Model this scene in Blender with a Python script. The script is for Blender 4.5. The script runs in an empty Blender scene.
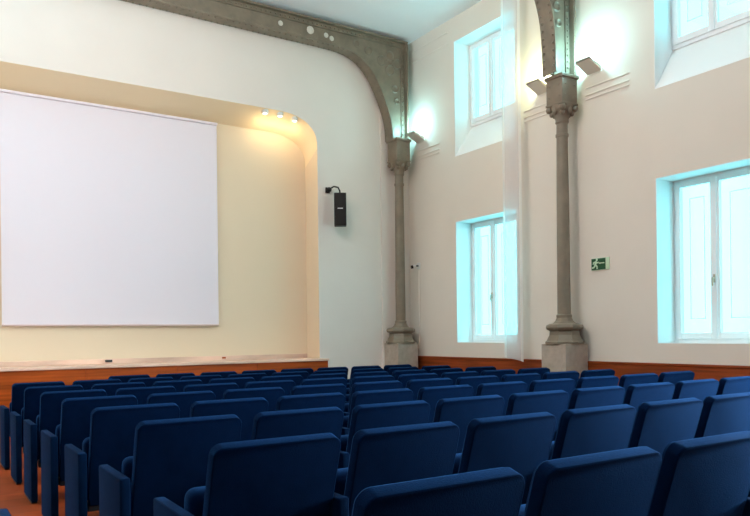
import bpy, bmesh, math, random
from mathutils import Vector, Matrix
random.seed(4)
PI = math.pi
scene = bpy.context.scene
COL = scene.collection

# ------------------------------------------------------------------ scale and camera
K = 1.08            # room units -> metres
CZ = 1.23           # camera height above the floor at the rear row
def kx(v): return v * K
def kz(v): return v * K + CZ
FPX, YAW, ROLL, YC = 713.33, 0.5756, 0.0115, 334.82
cam_d = bpy.data.cameras.new('camera')
cam = bpy.data.objects.new('camera', cam_d); COL.objects.link(cam)
cam_d.sensor_width = 36.0; cam_d.sensor_fit = 'HORIZONTAL'
cam_d.lens = FPX / 750 * 36
cam_d.shift_y = (YC - 258) / 750
cam_d.clip_start = 0.05
h = Vector((math.cos(YAW), -math.sin(YAW), 0)); fw = Vector((math.sin(YAW), math.cos(YAW), 0)); up = Vector((0, 0, 1))
r_ = h * math.cos(ROLL) - up * math.sin(ROLL)
u_ = h * math.sin(ROLL) + up * math.cos(ROLL)
cam.matrix_world = Matrix(((r_.x, u_.x, -fw.x, 0), (r_.y, u_.y, -fw.y, 0), (r_.z, u_.z, -fw.z, CZ), (0, 0, 0, 1)))
scene.camera = cam

# ------------------------------------------------------------------ world, exposure
scene.view_settings.view_transform = 'Standard'
scene.view_settings.look = 'None'
scene.view_settings.exposure = 0.26
scene.view_settings.gamma = 1.0
scene.view_settings.use_curve_mapping = False
wd = bpy.data.worlds.new('sky'); scene.world = wd; wd.use_nodes = True
bg = wd.node_tree.nodes['Background']
bg.inputs[0].default_value = (0.215, 0.90, 1.0, 1); bg.inputs[1].default_value = 3.7

RX = kx(7.2); SY = kx(10.0); CEIL = kz(4.985); LX = -2.7; BY = -5.5
REV = 0.378
def floor_z(y): return -0.0147 * (y - 1.377)

def light(name, kind, loc, energy, color, size=0.1, rot=None, **kw):
    d = bpy.data.lights.new(name, kind); d.energy = energy; d.color = color
    if kind == 'AREA': d.shape = 'RECTANGLE'; d.size = size; d.size_y = kw.get('size_y', size)
    else: d.shadow_soft_size = size
    if kind == 'SPOT': d.spot_size = kw.get('angle', 1.5); d.spot_blend = kw.get('blend', .6)
    o = bpy.data.objects.new(name, d); o.location = loc
    if rot: o.rotation_euler = rot
    COL.objects.link(o); return o

# sky portals at the seen windows, added area lights at the unseen rear ones
WIN_BAYS = [(7.38, 8.72), (3.97, 5.12), (0.3, 2.1), (-3.3, -1.5)]  # first bay widened to brighten the sheer strip, unseen last two to light seats
ZL = (-0.137, 1.765); ZU = (2.79, 4.60); ZUF = 3.30
for (a, b) in WIN_BAYS:
    for (z0, z1) in (ZL, (ZUF, ZU[1])):
        p = light('window_sky_and_fill', 'AREA', (RX + REV + .12, kx((a + b) / 2), kz((z0 + z1) / 2)), 1, (1, 1, 1), (z1 - z0) * K,
                  (0, PI / 2, 0), size_y=(b - a) * K)
        if b > 3: p.data.cycles.is_portal = True
        else:           # unseen rear bays: added area lights brighten the seats from the right
            p.data.energy = (1150 if z0 < 2 else 110) if a > 0 else (60 if z0 < 2 else 20); p.data.color = (.80, .93, 1.0)
# warm fill light added above the seats, out of view, without a fixture
light('warm_fill', 'POINT', (2.2, 6.2, CEIL - 1.2), 200, (1.0, 0.76, 0.62), .35)

# warm fill added out of view at left to lift the soffit
light('side_fill', 'POINT', (-1.7, 8.2, 1.7), 70, (1.0, .76, .52), .25)

# ------------------------------------------------------------------ materials
def mat(name, color, rough=0.6, spec=0.5, metal=0.0, noise=None, bump=None, sheen=0, coat=0):
    m = bpy.data.materials.new(name); m.use_nodes = True
    nt = m.node_tree; b = nt.nodes['Principled BSDF']
    b.inputs['Base Color'].default_value = (*color, 1); b.inputs['Roughness'].default_value = rough
    b.inputs['Specular IOR Level'].default_value = spec; b.inputs['Metallic'].default_value = metal
    if sheen:
        b.inputs['Sheen Weight'].default_value = sheen; b.inputs['Sheen Roughness'].default_value = .4
        b.inputs['Sheen Tint'].default_value = (.10, .36, 1, 1)
    if coat: b.inputs['Coat Weight'].default_value = coat
    tc = nt.nodes.new('ShaderNodeTexCoord')
    if noise:
        sc, amt, stretch = noise
        mp = nt.nodes.new('ShaderNodeMapping'); mp.inputs['Scale'].default_value = stretch
        n = nt.nodes.new('ShaderNodeTexNoise'); n.inputs['Scale'].default_value = sc; n.inputs['Detail'].default_value = 5
        rp = nt.nodes.new('ShaderNodeValToRGB')
        rp.color_ramp.elements[0].position = .3; rp.color_ramp.elements[1].position = .7
        rp.color_ramp.elements[0].color = (*[c * (1 - amt) for c in color], 1)
        rp.color_ramp.elements[1].color = (*[min(1, c * (1 + amt)) for c in color], 1)
        nt.links.new(tc.outputs['Object'], mp.inputs[0]); nt.links.new(mp.outputs[0], n.inputs['Vector'])
        nt.links.new(n.outputs['Fac'], rp.inputs[0]); nt.links.new(rp.outputs[0], b.inputs['Base Color'])
    if bump:
        n2 = nt.nodes.new('ShaderNodeTexNoise'); n2.inputs['Scale'].default_value = bump[0]; n2.inputs['Detail'].default_value = 4
        bp = nt.nodes.new('ShaderNodeBump'); bp.inputs['Strength'].default_value = bump[1]; bp.inputs['Distance'].default_value = .01
        nt.links.new(tc.outputs['Object'], n2.inputs['Vector']); nt.links.new(n2.outputs['Fac'], bp.inputs['Height'])
        nt.links.new(bp.outputs[0], b.inputs['Normal'])
    return m

def emit_mat(name, color, s):
    m = bpy.data.materials.new(name); m.use_nodes = True; nt = m.node_tree
    nt.nodes.remove(nt.nodes['Principled BSDF'])
    e = nt.nodes.new('ShaderNodeEmission'); e.inputs[0].default_value = (*color, 1); e.inputs[1].default_value = s
    nt.links.new(e.outputs[0], nt.nodes['Material Output'].inputs[0]); return m

M = dict(
    plaster=mat('cream_plaster', (.81, .745, .655), .85, .2, noise=(1.2, .02, (1, 1, 1)), bump=(60, .04)),
    plaster_stage=mat('stage_wall_plaster', (.84, .765, .70), .85, .2, noise=(1.2, .02, (1, 1, 1)), bump=(60, .04)),
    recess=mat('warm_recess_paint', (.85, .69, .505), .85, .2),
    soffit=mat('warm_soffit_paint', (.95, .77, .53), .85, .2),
    reveal=mat('white_reveal', (.93, .92, .91), .7, .2),
    ceiling=mat('ceiling_white', (.90, .92, .94), .9, .1),
    dark=mat('rear_hall_panelling', (.05, .025, .015), .6, .3),
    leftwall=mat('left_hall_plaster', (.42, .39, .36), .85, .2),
    wood_red=mat('red_brown_wood', (.27, .052, .009), .5, .2, noise=(3, .35, (1, .5, 9))),
    wood_stage=mat('orange_brown_wood', (.37, .068, .006), .5, .2, noise=(2.5, .35, (.5, 1, 9))),
    wood_top=mat('pale_stage_boards', (.80, .56, .44), .6, .15, noise=(3, .22, (.4, 6, 1))),
    iron=mat('grey_painted_iron', (.225, .180, .130), .5, .45, noise=(5, .15, (1, 1, 1)), bump=(40, .1)),
    iron_girder=mat('grey_painted_girder', (.225, .182, .130), .42, .5, noise=(5, .2, (1, 1, 1)), bump=(30, .1)),  # girder paint, a little glossier than the columns
    stone=mat('pale_stone', (.46, .39, .32), .8, .2, noise=(9, .12, (1, 1, 1)), bump=(50, .15)),
    fabric=mat('blue_velvet', (.0010, .0066, .026), .9, .01, noise=(14, .12, (1, 1, 1)), bump=(220, .2), sheen=.30),
    fabric_arm=mat('blue_grey_cloth', (.0015, .010, .034), .85, .02, noise=(14, .1, (1, 1, 1)), bump=(220, .2), sheen=.1),
    dark_metal=mat('black_steel', (.015, .015, .018), .5, .4),
    frame=mat('white_window_paint', (.93, .94, .95), .45, .4),
    handle=mat('brass_handle', (.55, .46, .36), .4, .5, .3),
    black=mat('black_speaker_plastic', (.008, .006, .005), .55, .3),
    white=mat('white_plastic', (.75, .75, .72), .5, .4),
    green=mat('exit_sign_green', (.012, .085, .030), .5, .3),
    sign_pale=mat('exit_sign_pale', (.62, .80, .58), .5, .3),
    hole_light=mat('pale_hole_light', (.74, .70, .62), .5, .3),  # pale colour stands for light behind the girder holes
    lamp=mat('grey_white_lamp_metal', (.74, .68, .59), .5, .4),
    screen=mat('projection_screen_white', (.87, .80, .865), .8, .1),
    screen_edge=mat('screen_edge_pink', (.70, .52, .50), .8, .1),
    lens=emit_mat('lit_downlight_lens', (1, .95, .75), 6.0),
)
# glass pane
g = bpy.data.materials.new('window_glass'); g.use_nodes = True; nt = g.node_tree; nt.nodes.remove(nt.nodes['Principled BSDF'])
tr = nt.nodes.new('ShaderNodeBsdfTransparent'); tr.inputs[0].default_value = (.95, .99, 1, 1)
gl = nt.nodes.new('ShaderNodeBsdfGlossy'); gl.inputs['Roughness'].default_value = .03
mx = nt.nodes.new('ShaderNodeMixShader'); mx.inputs[0].default_value = .06
nt.links.new(tr.outputs[0], mx.inputs[1]); nt.links.new(gl.outputs[0], mx.inputs[2]); nt.links.new(mx.outputs[0], nt.nodes['Material Output'].inputs[0])
M['glass'] = g
# sheer fabric
def sheer(name, fac, col):
    s = bpy.data.materials.new(name); s.use_nodes = True; nt = s.node_tree; nt.nodes.remove(nt.nodes['Principled BSDF'])
    tr = nt.nodes.new('ShaderNodeBsdfTransparent'); df = nt.nodes.new('ShaderNodeBsdfDiffuse'); tl = nt.nodes.new('ShaderNodeBsdfTranslucent')
    for n in (df, tl): n.inputs[0].default_value = (*col, 1)
    a = nt.nodes.new('ShaderNodeMixShader'); b = nt.nodes.new('ShaderNodeMixShader')
    a.inputs[0].default_value = .5; b.inputs[0].default_value = fac
    nt.links.new(df.outputs[0], a.inputs[1]); nt.links.new(tl.outputs[0], a.inputs[2])
    nt.links.new(tr.outputs[0], b.inputs[1]); nt.links.new(a.outputs[0], b.inputs[2])
    nt.links.new(b.outputs[0], nt.nodes['Material Output'].inputs[0]); return s
M['sheer'] = sheer('white_sheer_cloth', .66, (.92, .88, .90)); M['hem'] = sheer('white_sheer_hem', .93, (.94, .93, .90))
# floor boards
fl = mat('red_wood_floor', (.20, .055, .02), .6, .12); nt = fl.node_tree; b = nt.nodes['Principled BSDF']
tc = nt.nodes.new('ShaderNodeTexCoord'); br = nt.nodes.new('ShaderNodeTexBrick')
br.inputs['Color1'].default_value = (.27, .045, .009, 1); br.inputs['Color2'].default_value = (.20, .034, .007, 1); br.inputs['Mortar'].default_value = (.12, .03, .01, 1)
br.inputs['Scale'].default_value = 1.6; br.inputs['Mortar Size'].default_value = .006; br.inputs['Brick Width'].default_value = .9; br.inputs['Row Height'].default_value = .45
nt.links.new(tc.outputs['Object'], br.inputs['Vector']); nt.links.new(br.outputs['Color'], b.inputs['Base Color'])
M['floor'] = fl

# ------------------------------------------------------------------ mesh helpers
def obj(name, bm, m, parent=None, loc=None, smooth=False, sharp=40):
    bmesh.ops.recalc_face_normals(bm, faces=bm.faces[:])
    me = bpy.data.meshes.new(name); bm.to_mesh(me); bm.free()
    if smooth:
        for p in me.polygons: p.use_smooth = True
        me.set_sharp_from_angle(angle=math.radians(sharp))
    for x in (m if isinstance(m, list) else [m]): me.materials.append(x)
    o = bpy.data.objects.new(name, me); COL.objects.link(o)
    if parent: o.parent = parent
    if loc: o.location = loc
    return o
def empty(name, loc, label=None, cat=None, group=None, rotz=0):
    o = bpy.data.objects.new(name, None); o.location = loc; o.rotation_euler.z = rotz; o.empty_display_size = .1
    COL.objects.link(o); tag(o, label, cat, group); return o
def tag(o, label=None, cat=None, group=None, kind=None):
    if label: o['label'] = label
    if cat: o['category'] = cat
    if group: o['group'] = group
    if kind: o['kind'] = kind
    return o
def box(bm, x0, x1, y0, y1, z0, z1, mi=0, bev=0, seg=2):
    vs = [bm.verts.new((x, y, z)) for x in (x0, x1) for y in (y0, y1) for z in (z0, z1)]
    fs = [bm.faces.new([vs[i] for i in q]) for q in ((0, 1, 3, 2), (4, 6, 7, 5), (0, 4, 5, 1), (2, 3, 7, 6), (0, 2, 6, 4), (1, 5, 7, 3))]
    for f_ in fs: f_.material_index = mi
    if bev:
        es = list({e for f_ in fs for e in f_.edges})
        bmesh.ops.recalc_face_normals(bm, faces=fs)
        bmesh.ops.bevel(bm, geom=es, offset=bev, segments=seg, profile=.5, affect='EDGES')
    return bm
def prism(bm, pts, axis, a, b):
    """extrude closed outline pts (2D) between a and b along axis 0/1/2"""
    def P(p, t):
        if axis == 0: return (t, p[0], p[1])
        if axis == 1: return (p[0], t, p[1])
        return (p[0], p[1], t)
    A = [bm.verts.new(P(p, a)) for p in pts]; B = [bm.verts.new(P(p, b)) for p in pts]
    n = len(pts)
    bm.faces.new(A); bm.faces.new(B[::-1])
    for i in range(n): bm.faces.new((A[i], A[(i + 1) % n], B[(i + 1) % n], B[i]))
    return bm
def lathe(bm, prof, seg=24, off=0, c=(0, 0)):
    rings = []
    for r, z in prof:
        rings.append([bm.verts.new((c[0] + r * math.cos(off + 2 * PI * i / seg), c[1] + r * math.sin(off + 2 * PI * i / seg), z)) for i in range(seg)])
    for a, b in zip(rings, rings[1:]):
        for i in range(seg): bm.faces.new((a[i], a[(i + 1) % seg], b[(i + 1) % seg], b[i]))
    bm.faces.new(rings[0][::-1]); bm.faces.new(rings[-1]); return bm
def tube(bm, pts, r, seg=8):
    rings = []
    for i, p in enumerate(pts):
        p = Vector(p); d = (Vector(pts[min(i + 1, len(pts) - 1)]) - Vector(pts[max(i - 1, 0)])).normalized()
        a = d.orthogonal().normalized() if not rings else (rings[-1][1] - d * rings[-1][1].dot(d)).normalized()
        b = d.cross(a); rings.append(([bm.verts.new(p + r * (a * math.cos(2 * PI * k / seg) + b * math.sin(2 * PI * k / seg))) for k in range(seg)], a))
    for (a, _), (b, _) in zip(rings, rings[1:]):
        for k in range(seg): bm.faces.new((a[k], a[(k + 1) % seg], b[(k + 1) % seg], b[k]))
    bm.faces.new(rings[0][0][::-1]); bm.faces.new(rings[-1][0]); return bm
def ball(bm, c, r, sub=1, squash=None):
    t = bmesh.ops.create_icosphere(bm, subdivisions=sub, radius=r, matrix=Matrix.Translation(c) @ (Matrix.Diagonal((*squash, 1)) if squash else Matrix()))
    return bm
NB = bmesh.new

# ------------------------------------------------------------------ floor and ceiling
bm = NB(); x0, x1, y0, y1 = LX - .5, RX + .5, BY - .3, SY + .6
v = [bm.verts.new(p) for p in ((x0, y0, floor_z(y0)), (x1, y0, floor_z(y0)), (x1, y1, floor_z(y1)), (x0, y1, floor_z(y1)))]
w_ = [bm.verts.new((p.co.x, p.co.y, p.co.z - .25)) for p in v]
bm.faces.new(v); bm.faces.new(w_[::-1])
for i in range(4): bm.faces.new((v[i], w_[i], w_[(i + 1) % 4], v[(i + 1) % 4]))
tag(obj('floor', bm, M['floor']), kind='structure')
tag(obj('ceiling', box(NB(), x0, x1, y0, SY + 1, CEIL, CEIL + .2), M['ceiling']), kind='structure')

# ------------------------------------------------------------------ right wall with window openings
ZB = -.6
bm = NB()
ys = sorted({BY - .3, SY + 1.0, *[kx(t) for ab in WIN_BAYS for t in ab]})
zs = sorted({ZB, CEIL + .1, kz(ZL[0]), kz(ZL[1]), kz(ZU[0]), kz(ZU[1])})
def is_hole(y, z):
    return any(kx(a) < y < kx(b) and (kz(ZL[0]) < z < kz(ZL[1]) or kz(ZU[0]) < z < kz(ZU[1])) for a, b in WIN_BAYS)
for ya, yb in zip(ys, ys[1:]):
    za = None
    for z0, z1 in zip(zs, zs[1:]):
        if not is_hole((ya + yb) / 2, (z0 + z1) / 2): box(bm, RX, RX + .55, ya, yb, z0, z1)
for a, b in WIN_BAYS:   # sloping sills under the upper windows
    prism(bm, [(RX + .002, kz(ZU[0])), (RX + .55, kz(ZU[0])), (RX + .55, kz(ZUF)), (RX + REV, kz(ZUF))], 1, kx(a), kx(b))
tag(obj('wall_right', bm, M['plaster']), kind='structure')
# white painted linings of the reveals
bm = NB(); t = .006
for a, b in WIN_BAYS:
    A, B = kx(a), kx(b)
    for (z0, z1, slope) in ((kz(ZL[0]), kz(ZL[1]), 0), (kz(ZU[0]), kz(ZU[1]), kz(ZUF))):
        prism(bm, [(RX, z0 if not slope else z0 + .004), (RX + REV, z0 if not slope else slope), (RX + REV, z1), (RX, z1)], 1, B - t, B)
        prism(bm, [(RX, z0 if not slope else z0 + .004), (RX + REV, z0 if not slope else slope), (RX + REV, z1), (RX, z1)], 1, A, A + t)
        box(bm, RX, RX + REV, A + t, B - t, z1 - t, z1)
        if slope: prism(bm, [(RX, z0), (RX + REV, slope), (RX + REV, slope + t), (RX, z0 + t)], 1, A + t, B - t)
        else: box(bm, RX, RX + REV, A + t, B - t, z0, z0 + t)
tag(obj('trim_1', bm, M['reveal']), kind='structure')

# windows: two casements each
wn = 0
def make_window(a, b, z0, z1, split, handle=True):
    global wn; wn += 1
    X = RX + REV - .03
    A, B, S = kx(a), kx(b), kx(split)
    root = obj('window_%d' % wn, NB_frame(X, A, B, z0, z1), M['frame'])
    tag(root, kind='structure')
    for (c0, c1) in ((S, B - .045), (A + .045, S)):
        f = NB(); w = .062; X2 = X - .018
        box(f, X2, X2 + .045, c0, c0 + w, z0 + .05, z1 - .045, bev=.006); box(f, X2, X2 + .045, c1 - w, c1, z0 + .05, z1 - .045, bev=.006)
        box(f, X2, X2 + .045, c0 + w, c1 - w, z0 + .05, z0 + .05 + w * 1.3, bev=.006); box(f, X2, X2 + .045, c0 + w, c1 - w, z1 - .045 - w, z1 - .045, bev=.006)
        cf = obj('casement', f, M['frame'], root)
        p = NB(); box(p, X2 + .018, X2 + .024, c0 + w - .005, c1 - w + .005, z0 + .05 + w, z1 - .045 - w + .005)
        obj('pane', p, M['glass'], cf)
        # slender glazing bead just inside the rails
        q = NB(); e = .10
        for (m0, m1, n0, n1) in ((c0 + w + e, c0 + w + e + .008, z0 + .3, z1 - .25), (c1 - w - e - .008, c1 - w - e, z0 + .3, z1 - .25)):
            box(q, X2 + .05, X2 + .056, m0, m1, n0, n1)
        box(q, X2 + .05, X2 + .056, c0 + w + e, c1 - w - e, z1 - .258, z1 - .25); box(q, X2 + .05, X2 + .056, c0 + w + e, c1 - w - e, z0 + .3, z0 + .308)
        obj('glazing_bead', q, M['frame'], cf)
    m = NB(); box(m, X - .035, X - .015, S - .03, S + .03, z0 + .05, z1 - .045, bev=.005)
    obj('meeting_stile', m, M['frame'], root)
    if handle:
        hn = NB(); zc = z0 + .78; box(hn, X - .047, X - .033, S - .012, S + .012, zc - .05, zc + .05, bev=.004); box(hn, X - .07, X - .047, S - .01, S + .01, zc - .01, zc + .012, bev=.003)
        box(hn, X - .085, X - .068, S - .01, S + .01, zc - .09, zc + .012, bev=.004)
        obj('handle', hn, M['handle'], root)
def NB_frame(X, A, B, z0, z1):
    f = NB(); w = .05
    box(f, X, X + .08, A, A + w, z0, z1, bev=.006); box(f, X, X + .08, B - w, B, z0, z1, bev=.006)
    box(f, X, X + .08, A + w, B - w, z0, z0 + w, bev=.006); box(f, X, X + .08, A + w, B - w, z1 - w, z1, bev=.006)
    return f
SPL = [8.215, 4.595, 1.2, -2.4]
for (a, b), s in zip(WIN_BAYS, SPL):
    make_window(a, b, kz(ZL[0]), kz(ZL[1]), s)
    make_window(a, b, kz(ZUF), kz(ZU[1]), s, False)

# wainscot
bm = NB(); wz = kz(-.362)
box(bm, RX - .028, RX, BY, kx(9.98), -.45, wz - .03); box(bm, RX - .045, RX, BY, kx(9.98), wz - .03, wz, bev=.008)
tag(obj('baseboard_right', bm, M['wood_red']), kind='structure')

# thin plaster mouldings
def moulding(n, y0, y1, zz):
    bm = NB()
    for z in zz: box(bm, RX - .012, RX, kx(y0), kx(y1), kz(z) - .010, kz(z) + .010, bev=.005)
    tag(obj('trim_%d' % n, bm, M['plaster']), kind='structure')
moulding(2, 5.46, 6.12, (2.945, 3.0, 3.09)); moulding(3, 6.6, 7.2, (2.945, 3.0, 3.09)); moulding(4, 9.1, 9.72, (2.945, 3.0, 3.09)); moulding(5, 8.86, 9.84, (4.80, 4.62))

# ------------------------------------------------------------------ stage wall with the arched opening
OX0, OX1 = kx(-.5), kx(5.435); OZT = kz(3.475); OZB = kz(3.25); RY = kx(10.42); CRX, CRZ = kx(.74), kx(.50)
def outline(zt, nseg=14):
    pts = [(OX1, -.6), (OX1, zt - CRZ)]
    for i in range(1, nseg + 1):
        a = PI / 2 * i / nseg
        pts.append((OX1 - CRX + CRX * math.cos(a) ** .8, zt - CRZ + CRZ * math.sin(a) ** .8))
    L_ = [(OX0 + OX1 - x, z) for x, z in pts]
    return pts + L_[::-1]
bm = NB()
front = outline(OZT)
PX0, PX1 = LX - .5, RX + .2
# wall face: vertical strips
xs = [p[0] for p in front]
V = lambda x, z, y=SY: bm.verts.new((x, y, z))
TOPZ = CEIL + .1
bm.faces.new((V(OX1, -.6), V(PX1, -.6), V(PX1, TOPZ), V(OX1, TOPZ)))
bm.faces.new((V(PX0, -.6), V(OX0, -.6), V(OX0, TOPZ), V(PX0, TOPZ)))
for (xa, za), (xb, zb) in zip(front[1:-1], front[2:-1]):
    if abs(xa - xb) > 1e-6: bm.faces.new((V(xb, zb), V(xa, za), V(xa, TOPZ), V(xb, TOPZ)))
bm.faces.ensure_lookup_table()
bmesh.ops.remove_doubles(bm, verts=bm.verts[:], dist=1e-5)
tag(obj('wall_stage', bm, M['plaster_stage']), kind='structure')
bm = NB(); back = outline(OZB)
A = [bm.verts.new((x, SY, z)) for x, z in front]; B = [bm.verts.new((x, RY, z)) for x, z in back]
for i in range(len(A) - 1): f_ = bm.faces.new((A[i], A[i + 1], B[i + 1], B[i])); f_.smooth = True; f_.material_index = int(i in (0, len(A) - 2))
o = tag(obj('wall_stage_soffit', bm, [M['soffit'], M['recess']]), kind='structure')
bm = NB(); box(bm, OX0 - .05, OX1 + .05, RY, RY + .15, -.6, OZB + .2)
tag(obj('wall_stage_back', bm, M['recess']), kind='structure')
# thickness of the stage wall around the opening
bm = NB(); box(bm, PX0, OX0 - .01, SY + .02, SY + .9, -.6, TOPZ); box(bm, OX1 + .01, PX1, SY + .02, SY + .9, -.6, TOPZ); box(bm, OX0 - .01, OX1 + .01, SY + .02, SY + .9, OZT + .01, TOPZ)
tag(obj('wall_stage_core', bm, M['plaster_stage']), kind='structure')
# corner pilaster
bm = NB(); box(bm, kx(6.63), RX, SY - .03, SY, -.5, CEIL, bev=.004)
tag(obj('trim_6', bm, M['plaster_stage']), kind='structure')

# rest of the hall
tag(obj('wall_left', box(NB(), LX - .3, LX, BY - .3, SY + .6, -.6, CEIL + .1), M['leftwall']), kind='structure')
tag(obj('wall_rear', box(NB(), LX - .3, RX + .55, BY - .3, BY, -.6, CEIL + .1), M['dark']), kind='structure')

# ------------------------------------------------------------------ stage
SZ = kz(-.363); SF = kx(9.755)
st = empty('stage_platform', (kx(2.5), (SF + SY) / 2, floor_z(SF)), 'low orange-brown wooden stage platform with pale board top under the screen', 'stage')
def local(bm, root): bmesh.ops.translate(bm, verts=bm.verts[:], vec=-Vector(root.location)); return bm
bm = NB(); box(bm, OX0, kx(5.46), SF + .02, SY - .002, floor_z(SF) + .005, SZ - .035)
obj('front_panel', local(bm, st), M['wood_stage'], st)
bm = NB(); box(bm, OX0, kx(5.475), SF, SY - .002, SZ - .035, SZ, bev=.006); box(bm, OX0 + .01, OX1 - .01, SY - .002, RY - .003, SZ - .035, SZ)
obj('stage_floor', local(bm, st), M['wood_top'], st)
for i in range(1, 5):
    bm = NB(); x = OX0 + (kx(5.46) - OX0) * i / 5; box(bm, x - .006, x + .006, SF + .008, SF + .021, floor_z(SF) + .01, SZ - .036)
    obj('panel_batten', local(bm, st), M['wood_stage'], st)
bm = NB(); box(bm, OX0 + .01, OX1 - .01, RY - .022, RY, SZ + .001, SZ + .075, bev=.004); tag(obj('baseboard_stage', bm, M['wood_top']), kind='structure')
# socket on skirting
def small_box(name, label, cat, x, y, z, s, m):
    r = obj(name, box(NB(), -s[0], s[0], -s[1], 0, -s[2], s[2], bev=.004), m, None, (x, y, z)); tag(r, label, cat); return r
small_box('floor_socket', 'small dark socket box at stage back under the screen', 'socket', kx(2.30), RY - .023, SZ + .043, (.05, .03, .018), M['dark_metal'])
small_box('cable_outlet', 'small brown cable outlet low on stage back right of screen', 'outlet', kx(3.99), RY - .023, SZ + .043, (.03, .02, .014), M['wood_stage'])

# projection screen
sx0, sx1, sz0, sz1 = kx(.978), kx(3.905), kz(.167), kz(3.22)
ps = empty('projection_screen', ((sx0 + sx1) / 2, RY - .05, sz0), 'large blank white projection screen hanging on stage back', 'screen')
bm = NB(); box(bm, sx0 + .015, sx1 - .015, RY - .053, RY - .047, sz0 + .02, sz1 - .02); obj('screen_cloth', local(bm, ps), M['screen'], ps)
bm = NB(); box(bm, sx0, sx1, RY - .058, RY - .042, sz0, sz0 + .022, bev=.005); o = obj('bottom_bar', local(bm, ps), M['screen_edge'], ps)
for a in (sx0, sx1 - .015):
    bm = NB(); box(bm, a, a + .015, RY - .055, RY - .045, sz0 + .022, sz1 - .02); obj('edge_border', local(bm, ps), M['screen'], ps)
bm = NB(); box(bm, sx0 - .01, sx1 + .01, RY - .085, RY - .002, sz1 - .02, sz1 + .02, bev=.008); obj('roller_case', local(bm, ps), M['screen'], ps)

# stage soffit downlights
DL = [(4.57, 'leftmost'), (4.82, 'middle'), (5.07, 'rightmost')]
for i, (x, w) in enumerate(DL):
    a_ = max(0, (kx(x) - (OX1 - CRX)) / CRX) ** 1.25
    zt = OZT - CRZ + CRZ * math.sqrt(max(0, 1 - a_ * a_)) ** .8 - .055
    y = SY + .07
    d = empty('recessed_downlight', (kx(x), y, zt), 'small lit round downlight in stage arch soffit, %s of three' % w, 'downlight', 'stage soffit downlights')
    obj('trim_ring', lathe(NB(), [(.035, -.016), (.056, -.016), (.056, .05), (.035, .05)], 20), M['white'], d)
    obj('lens', lathe(NB(), [(.034, -.020), (.034, -.004)], 16), M['lens'], d)
    light('downlight_beam', 'POINT', (kx(x), y + .12, zt - .24), 1.35, (1.0, .80, .45), .04)


# ------------------------------------------------------------------ iron columns and arched girders
def column(x, y, label):
    X, Y = kx(x), kx(y); zf = floor_z(Y)
    c = empty('iron_column', (X, Y, zf), label, 'column', 'iron columns')
    s = kx(.205); top = kz(-.14)
    bm = NB(); box(bm, -s, s, -s, s, 0, top - zf, bev=.012)
    for e in ((-s - .003, 'x'), ):  # fine joint groove bars on two faces
        pass
    obj('stone_plinth', bm, M['stone'], c)
    z = lambda t: kz(t) - zf
    k8 = 1 / math.cos(PI / 8)
    prof = [(.255, -.139), (.255, -.115), (.235, -.10), (.20, -.03), (.195, .02), (.205, .03), (.235, .042), (.246, .068), (.238, .095), (.205, .11), (.15, .12), (.118, .15), (.100, .19)]
    obj('base', lathe(NB(), [(r * K * k8 * .93, z(t)) for r, t in prof], 8, PI / 8), M['iron'], c)
    prof = [(.094, .188), (.098, .20), (.098, .225), (.084, .235), (.082, .6), (.078, 1.6), (.071, 2.48), (.082, 2.49), (.082, 2.52), (.071, 2.53), (.070, 2.66)]
    obj('shaft', lathe(NB(), [(r * K, z(t)) for r, t in prof], 24), M['iron'], c, smooth=True)
    bm = lathe(NB(), [(r * K, z(t)) for r, t in ((.072, 2.65), (.085, 2.67), (.08, 2.70), (.10, 2.76), (.135, 2.83), (.145, 2.86), (.145, 2.885))], 20)
    for i in range(4):
        a = PI / 4 + i * PI / 2
        cx, cy = .155 * K * math.cos(a), .155 * K * math.sin(a)
        ball(bm, (cx, cy, z(2.835)), .048, 2); ball(bm, (cx * .8, cy * .8, z(2.775)), .035, 2)
        b_ = i * PI / 2; ball(bm, (.125 * K * math.cos(b_), .125 * K * math.sin(b_), z(2.80)), .036, 2, (1, 1, 1.5))
    obj('capital', bm, M['iron'], c, smooth=True)
    q = kx(.135)
    bm = NB(); box(bm, -q, q, -q, q, z(2.885), z(3.215), bev=.008); box(bm, -q * 1.14, q * 1.14, -q * 1.14, q * 1.14, z(3.205), z(3.25), bev=.01)
    box(bm, -q * 1.06, q * 1.06, -q * 1.06, q * 1.06, z(2.87), z(2.90), bev=.006)
    for sx in (-.6, .6):
        ball(bm, (sx * q, -q, z(2.98)), .013); ball(bm, (-q, sx * q, z(2.98)), .013); ball(bm, (sx * q, -q, z(3.12)), .013); ball(bm, (-q, sx * q, z(3.12)), .013)
    obj('impost_box', bm, M['iron'], c, smooth=True)
    return c
column(6.86, 9.775, 'slender grey iron column on stone plinth in corner beside stage')
column(6.965, 6.305, 'slender grey iron column on stone plinth between the windows and exit sign')

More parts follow.
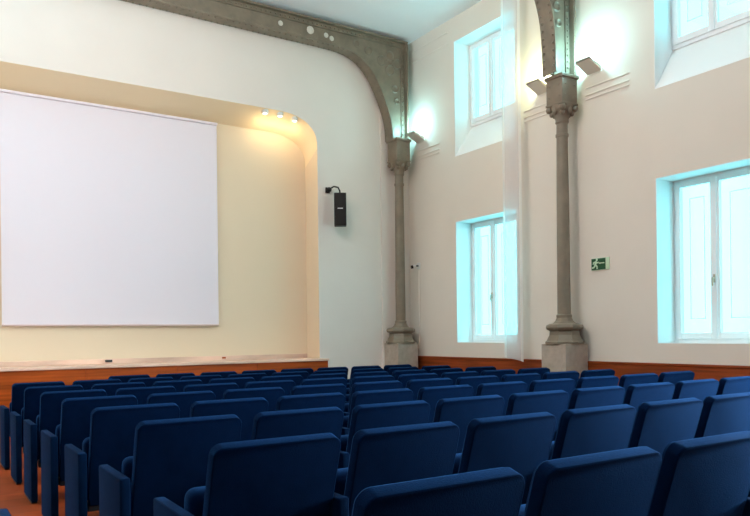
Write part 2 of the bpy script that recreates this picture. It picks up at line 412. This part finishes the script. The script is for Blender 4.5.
CTL = [(-.200, 3.25), (-.212, 3.42), (-.245, 3.60), (-.315, 3.80), (-.42, 4.03), (-.56, 4.26), (-.74, 4.44), (-.95, 4.545), (-1.2, 4.59), (-1.5, 4.60)]
def girder(x, y, label, ctl=CTL):
    X, Y = kx(x), kx(y)
    gz = kz(3.25)
    root = empty('arched_girder', (X, Y, gz), label, 'girder', 'arched iron girders')
    Lz = lambda t: (t - 3.25) * K
    top = kz(4.925) - gz
    XL = LX + .02 - X
    # inner curve (room units relative to axis)
    inner = [(a * K, Lz(t)) for a, t in ctl]
    # smooth by Catmull-Rom
    P = [inner[0]] + inner + [inner[-1]]; sm = []
    for i in range(1, len(P) - 2):
        for s in range(4):
            t = s / 4; p0, p1, p2, p3 = P[i - 1:i + 3]
            sm.append(tuple(.5 * (2 * b + (c - a) * t + (2 * a - 5 * b + 4 * c - d) * t * t + (3 * b - a - 3 * c + d) * t ** 3) for a, b, c, d in zip(p0, p1, p2, p3)))
    sm.append(inner[-1]); sm.append((XL, Lz(ctl[-1][1])))
    xr = kx(.085 if ctl is CTL else .115)
    # web as a filled curve with piercings
    cu = bpy.data.curves.new('web_outline', 'CURVE'); cu.dimensions = '2D'; cu.fill_mode = 'BOTH'; cu.extrude = .02
    def poly(pts):
        s = cu.splines.new('POLY'); s.points.add(len(pts) - 1); s.use_cyclic_u = True
        for q, p in zip(s.points, pts): q.co = (p[0], p[1], 0, 1)
    poly(sm + [(XL, top), (xr, top), (xr, Lz(3.25))])
    def ring(cx, cz, r, n=18): poly([(cx + r * math.cos(2 * PI * i / n), cz + r * math.sin(2 * PI * i / n)) for i in range(n)])
    tmp = bpy.data.objects.new('tmp_web', cu); COL.objects.link(tmp)
    dg = bpy.context.evaluated_depsgraph_get(); dg.update()
    me = bpy.data.meshes.new_from_object(tmp.evaluated_get(dg)); COL.objects.unlink(tmp); bpy.data.objects.remove(tmp)
    me.transform(Matrix.Rotation(PI / 2, 4, 'X')); me.name = 'web'
    me.materials.clear(); me.materials.append(M['iron_girder'])
    wo = bpy.data.objects.new('web', me); COL.objects.link(wo); wo.parent = root
    # curved lower flange with rivets
    fwid = .125
    def flange(path, th, w):
        bm = NB(); rows = []
        for i, p in enumerate(path):
            a = Vector(path[max(i - 1, 0)]); b = Vector(path[min(i + 1, len(path) - 1)]); d = (b - a).normalized(); n = Vector((-d.y, d.x))
            # n points into room below the girder
            p = Vector(p)
            rows.append([bm.verts.new((q.x, yy, q.y)) for q, yy in ((p, -w), (p, w), (p + n * th, w), (p + n * th, -w))])
        for a, b in zip(rows, rows[1:]):
            for k in range(4): bm.faces.new((a[k], a[(k + 1) % 4], b[(k + 1) % 4], b[k]))
        bm.faces.new(rows[0]); bm.faces.new(rows[-1][::-1]); return bm
    obj('lower_flange', flange(sm, .022, fwid), M['iron_girder'], root, smooth=True)
    bm = NB(); box(bm, XL, xr + .03, -fwid, fwid, top - .03, top); box(bm, XL, xr, -.05, .05, top - .10, top - .03); obj('upper_flange', bm, M['iron_girder'], root)
    bm = NB(); box(bm, xr - .004, xr + .028, -fwid, fwid, 0, top - .03); box(bm, xr - .075, xr - .004, -.04, .04, .0, top - .1); obj('wall_flange', bm, M['iron_girder'], root)
    # rivets: a continuous pattern, one mesh
    bm = NB(); acc = 0; step = .10
    seg = list(zip(sm, sm[1:]))
    for (a, b) in seg:
        a = Vector(a); b = Vector(b); L_ = (b - a).length; d = (b - a) / L_; n = Vector((-d.y, d.x)); s_ = -acc % step
        while s_ < L_:
            p = a + d * s_
            if p.x > -2.6 * K or True:
                q = p + n * .024; qi = p - n * .045
                for yy in (-.085, .085): ball(bm, (q.x, yy, q.y), .021)
                ball(bm, (qi.x, -.022, qi.y), .018)
            s_ += step
        acc += L_
    z = .05
    while z < top - .1:
        for yy in (-.041,): ball(bm, (xr - .04, yy, z), .020)
        ball(bm, (xr + .0, -.127, z), .011)
        z += .085
    x_ = xr - .1
    while x_ > XL + .1:
        ball(bm, (x_, -.052, top - .065), .019); x_ -= .085
    tag(obj('rivets', bm, M['iron_girder'], root), kind='stuff')
    # raised rosettes in the spandrel
    for (cx, cz, r) in ((-.20, 4.42, .085), (-.36, 4.55, .085), (-.20, 4.66, .085), (-.05, 4.55, .085), (-.205, 4.545, .05), (-.10, 4.12, .06), (-.07, 3.92, .045), (-.62, 4.66, .07), (-.85, 4.72, .05)):
        bm = NB(); n = 20; t_ = .016
        ring_pts = [(cx * K + r * math.cos(2 * PI * i / n), -.024, Lz(cz) + r * math.sin(2 * PI * i / n)) for i in range(n)]
        R1 = []
        for i in range(n):
            a = 2 * PI * i / n
            R1.append([bm.verts.new((cx * K + (r + o1) * math.cos(a), yy, Lz(cz) + (r + o1) * math.sin(a))) for o1, yy in ((-t_, -.019), (0, -.040), (t_, -.019))])
        for i in range(n):
            a, b = R1[i], R1[(i + 1) % n]
            for k in (0, 1): bm.faces.new((a[k], a[k + 1], b[k + 1], b[k]))
            bm.faces.new((a[2], a[0], b[0], b[2]))
        obj('rosette_ring', bm, M['iron_girder'], root, smooth=True)
    if ctl is CTL:   # pale discs painted in place of light seen through the girder's holes
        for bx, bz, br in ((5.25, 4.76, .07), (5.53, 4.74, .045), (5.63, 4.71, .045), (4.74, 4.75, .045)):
            bm = NB(); ball(bm, ((bx - x) * K, -.022, Lz(bz)), br, 2, (1, .25, 1)); obj('hole_light', bm, M['hole_light'], root, smooth=True)['label'] = 'pale painted disc for light through a girder hole'
    return root
girder(6.94, 9.86, 'riveted grey iron arched girder above the stage wall')
girder(6.965, 6.305, 'riveted iron bracket of girder rising above column between the windows',
       [(-.200, 3.25), (-.203, 3.45), (-.212, 3.65), (-.235, 3.87), (-.285, 4.08), (-.38, 4.30), (-.55, 4.52), (-.80, 4.66), (-1.1, 4.70), (-1.5, 4.71)])

# ------------------------------------------------------------------ wall uplights
def sconce(y, z, label, energy, color):
    s = empty('wall_uplight', (RX, kx(y), kz(z)), label, 'lamp', 'wall uplights')
    bm = NB()
    # open wedge: bottom plate rising outwards, two cheeks
    w = .118
    prism(bm, [(-.25, .115), (-.25, .128), (-.012, .016), (-.012, 0)], 1, -w, w)
    for a in (-w, w - .012): prism(bm, [(-.25, .128), (-.25, .140), (-.012, .060), (-.012, .015)], 1, a, a + .012)
    box(bm, -.25, -.242, -w, w, .115, .140)
    obj('lamp_housing', bm, M['lamp'], s)
    bm = NB(); box(bm, -.012, -.001, -.09, .09, -.02, .06, bev=.004); obj('mounting_plate', bm, M['lamp'], s)
    bm = NB(); tube(bm, [(-.10, -.08, .085), (-.10, .08, .085)], .012, 10); obj('lamp_tube', bm, M['white'], s)
    light('uplight_and_fill', 'POINT', (RX - .19, kx(y), kz(z) + .27), energy, color, .05)
CW = (.40, .91, 1.0)
sconce(5.97, 3.245, 'square grey uplight on right wall just right of middle column', 22, CW)
sconce(6.82, 3.235, 'square tan uplight on right wall just left of middle column', 17, (.90, 1.0, .62))
sconce(9.60, 3.23, 'small grey uplight on right wall next to corner column', 14, CW)
# cool fill added by the left wall, outside the view, to brighten the ceiling
for y in (7.3, 5.0): light('uplight_and_fill', 'SPOT', (LX + .35, kx(y), kz(3.4)), 720, (.58, .87, 1.0), .12, (PI, .60, 0), angle=2.3, blend=.8)
light('uplight_and_fill', 'POINT', (LX + .3, kx(8.3), kz(3.5)), 25, (.60, .88, 1.0), .1)  # cool fill added for the left part of the stage wall

# ------------------------------------------------------------------ loudspeaker
sp = empty('wall_loudspeaker', (kx(5.725), SY - .22, kz(1.735)), 'narrow black loudspeaker on wall bracket right of stage', 'speaker')
hx = .104; hh = kz(2.275) - kz(1.76)
bm = NB(); box(bm, -hx, hx, -.10, .10, 0, hh, bev=.012); o = obj('cabinet', bm, M['black'], sp); o.rotation_euler.z = -.52
bm = NB(); box(bm, -hx + .012, hx - .012, -.108, -.101, .015, hh - .015, bev=.004); obj('grille', bm, M['black'], sp).rotation_euler.z = -.52
bm = NB(); box(bm, -.045, .045, -.1125, -.1085, hh * .50, hh * .50 + .016, bev=.001); o = obj('badge', bm, M['white'], sp); o.rotation_euler.z = -.52; o['label'] = 'small white badge'
bm = NB(); tube(bm, [(0, 0, hh - .01), (0, .01, hh + .05), (-.02, .03, hh + .11), (-.07, .09, hh + .13), (-.12, .16, hh + .09), (-.125, .20, hh + .075)], .014, 8)
lathe(bm, [(.045, 0), (.045, .02)], 12, 0, (0, 0)); bmesh.ops.translate(bm, verts=[v for v in bm.verts if abs(v.co.z) < .021], vec=(0, 0, hh - .012))
ball(bm, (-.12, .165, hh + .085), .045, 2); box(bm, -.165, -.085, .20, .219, hh + .03, hh + .13, bev=.005)
obj('wall_bracket', bm, M['black'], sp)

# ------------------------------------------------------------------ exit sign
def sgn(name, polys, m, root, d0, d1):
    bm = NB()
    for p in polys: prism(bm, p, 0, d1, d0)
    return obj(name, bm, m, root)
ey0, ey1, ez0, ez1 = kx(5.775), kx(6.05), kz(.775), kz(.925)
ex = empty('exit_sign', (RX, (ey0 + ey1) / 2, ez0), 'green emergency exit sign with running man on right wall', 'sign')
W2 = (ey1 - ey0) / 2; H2 = ez1 - ez0
bm = NB(); box(bm, -.014, -.001, -W2, W2, 0, H2, bev=.002); obj('board', bm, M['sign_pale'], ex)
# from the room the +y end is on the left
px = lambda t: W2 - t * 2 * W2
R2 = lambda x0_, x1_, z0_, z1_: [(px(x0_), z0_ * H2), (px(x1_), z0_ * H2), (px(x1_), z1_ * H2), (px(x0_), z1_ * H2)]
sgn('green_field', [R2(.01, .80, .03, .97)], M['green'], ex, -.0155, -.0142)
def limb(x0_, z0_, x1_, z1_, w):
    a = Vector((px(x0_), z0_ * H2)); b = Vector((px(x1_), z1_ * H2)); d = (b - a).normalized(); n = Vector((-d.y, d.x)) * w / 2
    return [tuple(a + n), tuple(b + n), tuple(b - n), tuple(a - n)]
man = [limb(.285, .74, .22, .42, .036), limb(.275, .70, .14, .66, .018), limb(.14, .67, .11, .50, .018), limb(.27, .72, .36, .60, .018), limb(.35, .61, .42, .66, .018),
       limb(.225, .44, .33, .32, .022), limb(.33, .34, .33, .10, .022), limb(.215, .44, .16, .25, .022), limb(.17, .26, .04, .20, .022)]
man.append([(px(.315) + .017 * math.cos(2 * PI * i / 12), .87 * H2 + .017 * math.sin(2 * PI * i / 12)) for i in range(12)])
pm = sgn('running_man', man, M['sign_pale'], ex, -.0168, -.0156); pm['label'] = 'pale running man pictogram'
sgn('arrow', [R2(.47, .74, .53, .61), [(px(.42), .57 * H2), (px(.50), .66 * H2), (px(.50), .48 * H2)]], M['sign_pale'], ex, -.0168, -.0156)['label'] = 'pale arrow pointing left'

# ------------------------------------------------------------------ security camera and conduit
sc = empty('security_camera', (RX, kx(9.70), kz(1.155)), 'tiny white wall camera with black lens beside corner column', 'camera')
bm = NB(); box(bm, -.02, -.001, -.05, .05, -.06, .06, bev=.008); obj('mounting_plate', bm, M['white'], sc)
bm = NB(); tube(bm, [(-.02, 0, 0), (-.07, .01, .0), (-.10, .03, -.01)], .014, 8); obj('swivel_arm', bm, M['dark_metal'], sc)
bm = NB(); tube(bm, [(-.07, .01, -.006), (-.12, .03, -.018)], .028, 14); obj('camera_body', bm, M['white'], sc)
bm = NB(); tube(bm, [(-.118, .029, -.0175), (-.15, .042, -.025)], .030, 14); obj('lens', bm, M['black'], sc)
bm = NB(); tube(bm, [(RX - .013, kx(9.70), kz(1.09)), (RX - .013, kx(9.70), wz + .001)], .010, 8)
tag(obj('cable_conduit', bm, M['plaster']), 'thin cream cable conduit running down below the wall camera', 'conduit')

# ------------------------------------------------------------------ sheer cloth strip hanging by the window
def strip_pt(s, z):   # s 0..1 across
    x = kx(7.10) + (kx(7.02) - kx(7.10)) * s + .010 * math.sin(s * 9 + 1) * (1 if 0 < s < 1 else 0)
    y = kx(7.545) + (kx(7.088) - kx(7.545)) * s
    return Vector((x, y, z))
zt = CEIL - .03
zb = lambda s: kz(-.345) - .055 * s ** 1.6
root = empty('sheer_curtain', (kx(7.06), kx(7.31), zt), 'narrow white sheer curtain strip hanging full height beside the stage-side window', 'curtain')
def strip(s0, s1, n):
    bm = NB(); nz = 40; g_ = []
    for i in range(n + 1):
        s = s0 + (s1 - s0) * i / n
        g_.append([bm.verts.new(strip_pt(s, zb(s) + (zt - zb(s)) * j / nz)) for j in range(nz + 1)])
    for i in range(n):
        for j in range(nz): bm.faces.new((g_[i][j], g_[i + 1][j], g_[i + 1][j + 1], g_[i][j + 1]))
    return local(bm, root)
o = obj('cloth', strip(.09, .84, 14), M['sheer'], root, smooth=True)
for a, b in ((.0, .09), (.84, 1.0)):
    o = obj('hem', strip(a, b, 3), M['hem'], root, smooth=True); o['label'] = 'denser white edge hem'
bm = NB(); box(bm, kx(7.0), kx(7.12), kx(7.06), kx(7.57), zt, CEIL - .002, bev=.004); obj('curtain_rail', local(bm, root), M['white'], root)

# ------------------------------------------------------------------ seats
E = .36
CP, RP, XL0, YR0 = 1.6038 * E, 2.6648 * E, 2.3529 * E, 3.8248 * E
BWID = .501; BH = .874
def back_mesh():
    bm = NB()
    w = BWID / 2; th = .064; n = 7; rc = .040
    hgt = .60
    prof = [(-w + .012, 0), (w - .012, 0), (w, .06)]
    for i in range(n + 1):
        a = PI / 2 * i / n; prof.append((w - rc + rc * math.cos(a), hgt - rc + rc * math.sin(a)))
    for i in range(n + 1):
        a = PI / 2 + PI / 2 * i / n; prof.append((-w + rc + rc * math.cos(a), hgt - rc + rc * math.sin(a)))
    prof.append((-w, .06))
    # layers through the thickness for a padded edge
    lay = [(0, .005), (.002, .0015), (.006, .0), (th - .018, .0), (th - .006, .006), (th, .015)]
    rings = []
    cx, cz = 0, hgt / 2
    for y, ins in lay:
        rings.append([bm.verts.new((x - math.copysign(min(ins, abs(x)), x), y, z - math.copysign(min(ins, abs(z - cz)), z - cz))) for x, z in prof])
    for a, b in zip(rings, rings[1:]):
        for i in range(len(a)): bm.faces.new((a[i], a[(i + 1) % len(a)], b[(i + 1) % len(b)], b[i]))
    bm.faces.new(rings[0][::-1]); bm.faces.new(rings[-1])
    tilt = math.radians(17)
    bmesh.ops.translate(bm, verts=bm.verts[:], vec=(0, -th / 2, -hgt))
    bmesh.ops.rotate(bm, verts=bm.verts[:], cent=(0, 0, 0), matrix=Matrix.Rotation(tilt, 3, 'X'))
    bmesh.ops.translate(bm, verts=bm.verts[:], vec=(0, 0, BH))
    return bm
def seat_mesh():
    bm = NB(); box(bm, -BWID / 2 + .004, BWID / 2 - .004, -.055, .055, -.2, .2, bev=.04, seg=4)
    bmesh.ops.rotate(bm, verts=bm.verts[:], cent=(0, 0, 0), matrix=Matrix.Rotation(math.radians(7), 3, 'X'))
    bmesh.ops.translate(bm, verts=bm.verts[:], vec=(0, .30, .475)); return bm
def arm_mesh(): return box(NB(), -.024, .024, .01, .45, .012, .625, bev=.010, seg=3)
def foot_mesh(): return box(NB(), -.021, .021, .03, .43, 0, .013)
def beam_mesh():
    bm = NB(); box(bm, -BWID / 2 + .004, BWID / 2 - .004, .16, .22, .255, .315, bev=.006)
    return bm
def spring_mesh():
    bm = NB(); box(bm, -BWID / 2 - .01, BWID / 2 + .01, .225, .255, .30, .325); return bm
AX = BWID / 2 + (CP - BWID) / 2
ORD = ['first', 'second', 'third', 'fourth', 'fifth', 'sixth', 'seventh', 'eighth', 'ninth', 'tenth']
ROWN = {8: 'front row by the stage', 7: 'second row from stage', 6: 'third row from stage', 5: 'fourth row from stage', 4: 'fifth row from stage',
        3: 'sixth row from stage', 2: 'seventh row from stage', 1: 'second nearest row', 0: 'nearest row'}
proto = empty('auditorium_seat', (0, 0, 0), 'x', 'seat', 'blue seats in rows')
P = [obj('backrest', back_mesh(), M['fabric'], proto, smooth=True, sharp=24), obj('seat', seat_mesh(), M['fabric'], proto, smooth=True),
     obj('seat_beam', beam_mesh(), M['dark_metal'], proto), obj('armrest', arm_mesh(), M['fabric_arm'], proto, (-AX - .011, 0, 0), smooth=True, sharp=24)]
P[-1]['label'] = 'box-shaped blue-grey padded arm panel'
foot = obj('foot_plate', foot_mesh(), M['dark_metal'], P[-1])
first = True
def place(x, y, label, last=False, left=True):
    global first
    if first: r = proto; parts = P; first = False
    else:
        r = proto.copy(); COL.objects.link(r); parts = []
        for ch in P:
            if not left and ch is P[3]: continue
            c = ch.copy(); COL.objects.link(c); c.parent = r
            for gch in ch.children:
                d = gch.copy(); COL.objects.link(d); d.parent = c
    r.location = (x, y, floor_z(y)); r['label'] = label
    if last:
        c = P[3].copy(); COL.objects.link(c); c.parent = r; c.location = (AX - .011, 0, 0)
        d = foot.copy(); COL.objects.link(d); d.parent = c
    return r
COUNT = {0: range(0, 3), 1: range(0, 6), 2: range(0, 9), 3: range(10), 4: range(10), 5: range(10), 6: range(10), 7: range(10), 8: range(2, 10)}
for r in range(9):
    cols = list(COUNT[r])
    for i, c in enumerate(cols):
        x = XL0 + CP * c + BWID / 2; y = YR0 + RP * r
        place(x, y, 'dark blue upholstered tip-up seat, %s from left end of %s' % (ORD[i], ROWN[r]), last=(c == cols[-1]))
lone = place(.285 - .024 - AX + .011 - .025, 2.50, 'blue-grey seat arm across the left aisle, cut by the lower left corner', last=True)
for ch in lone.children:
    if ch.name.startswith('armrest') and ch.location.x > 0: ch.location.x += .03
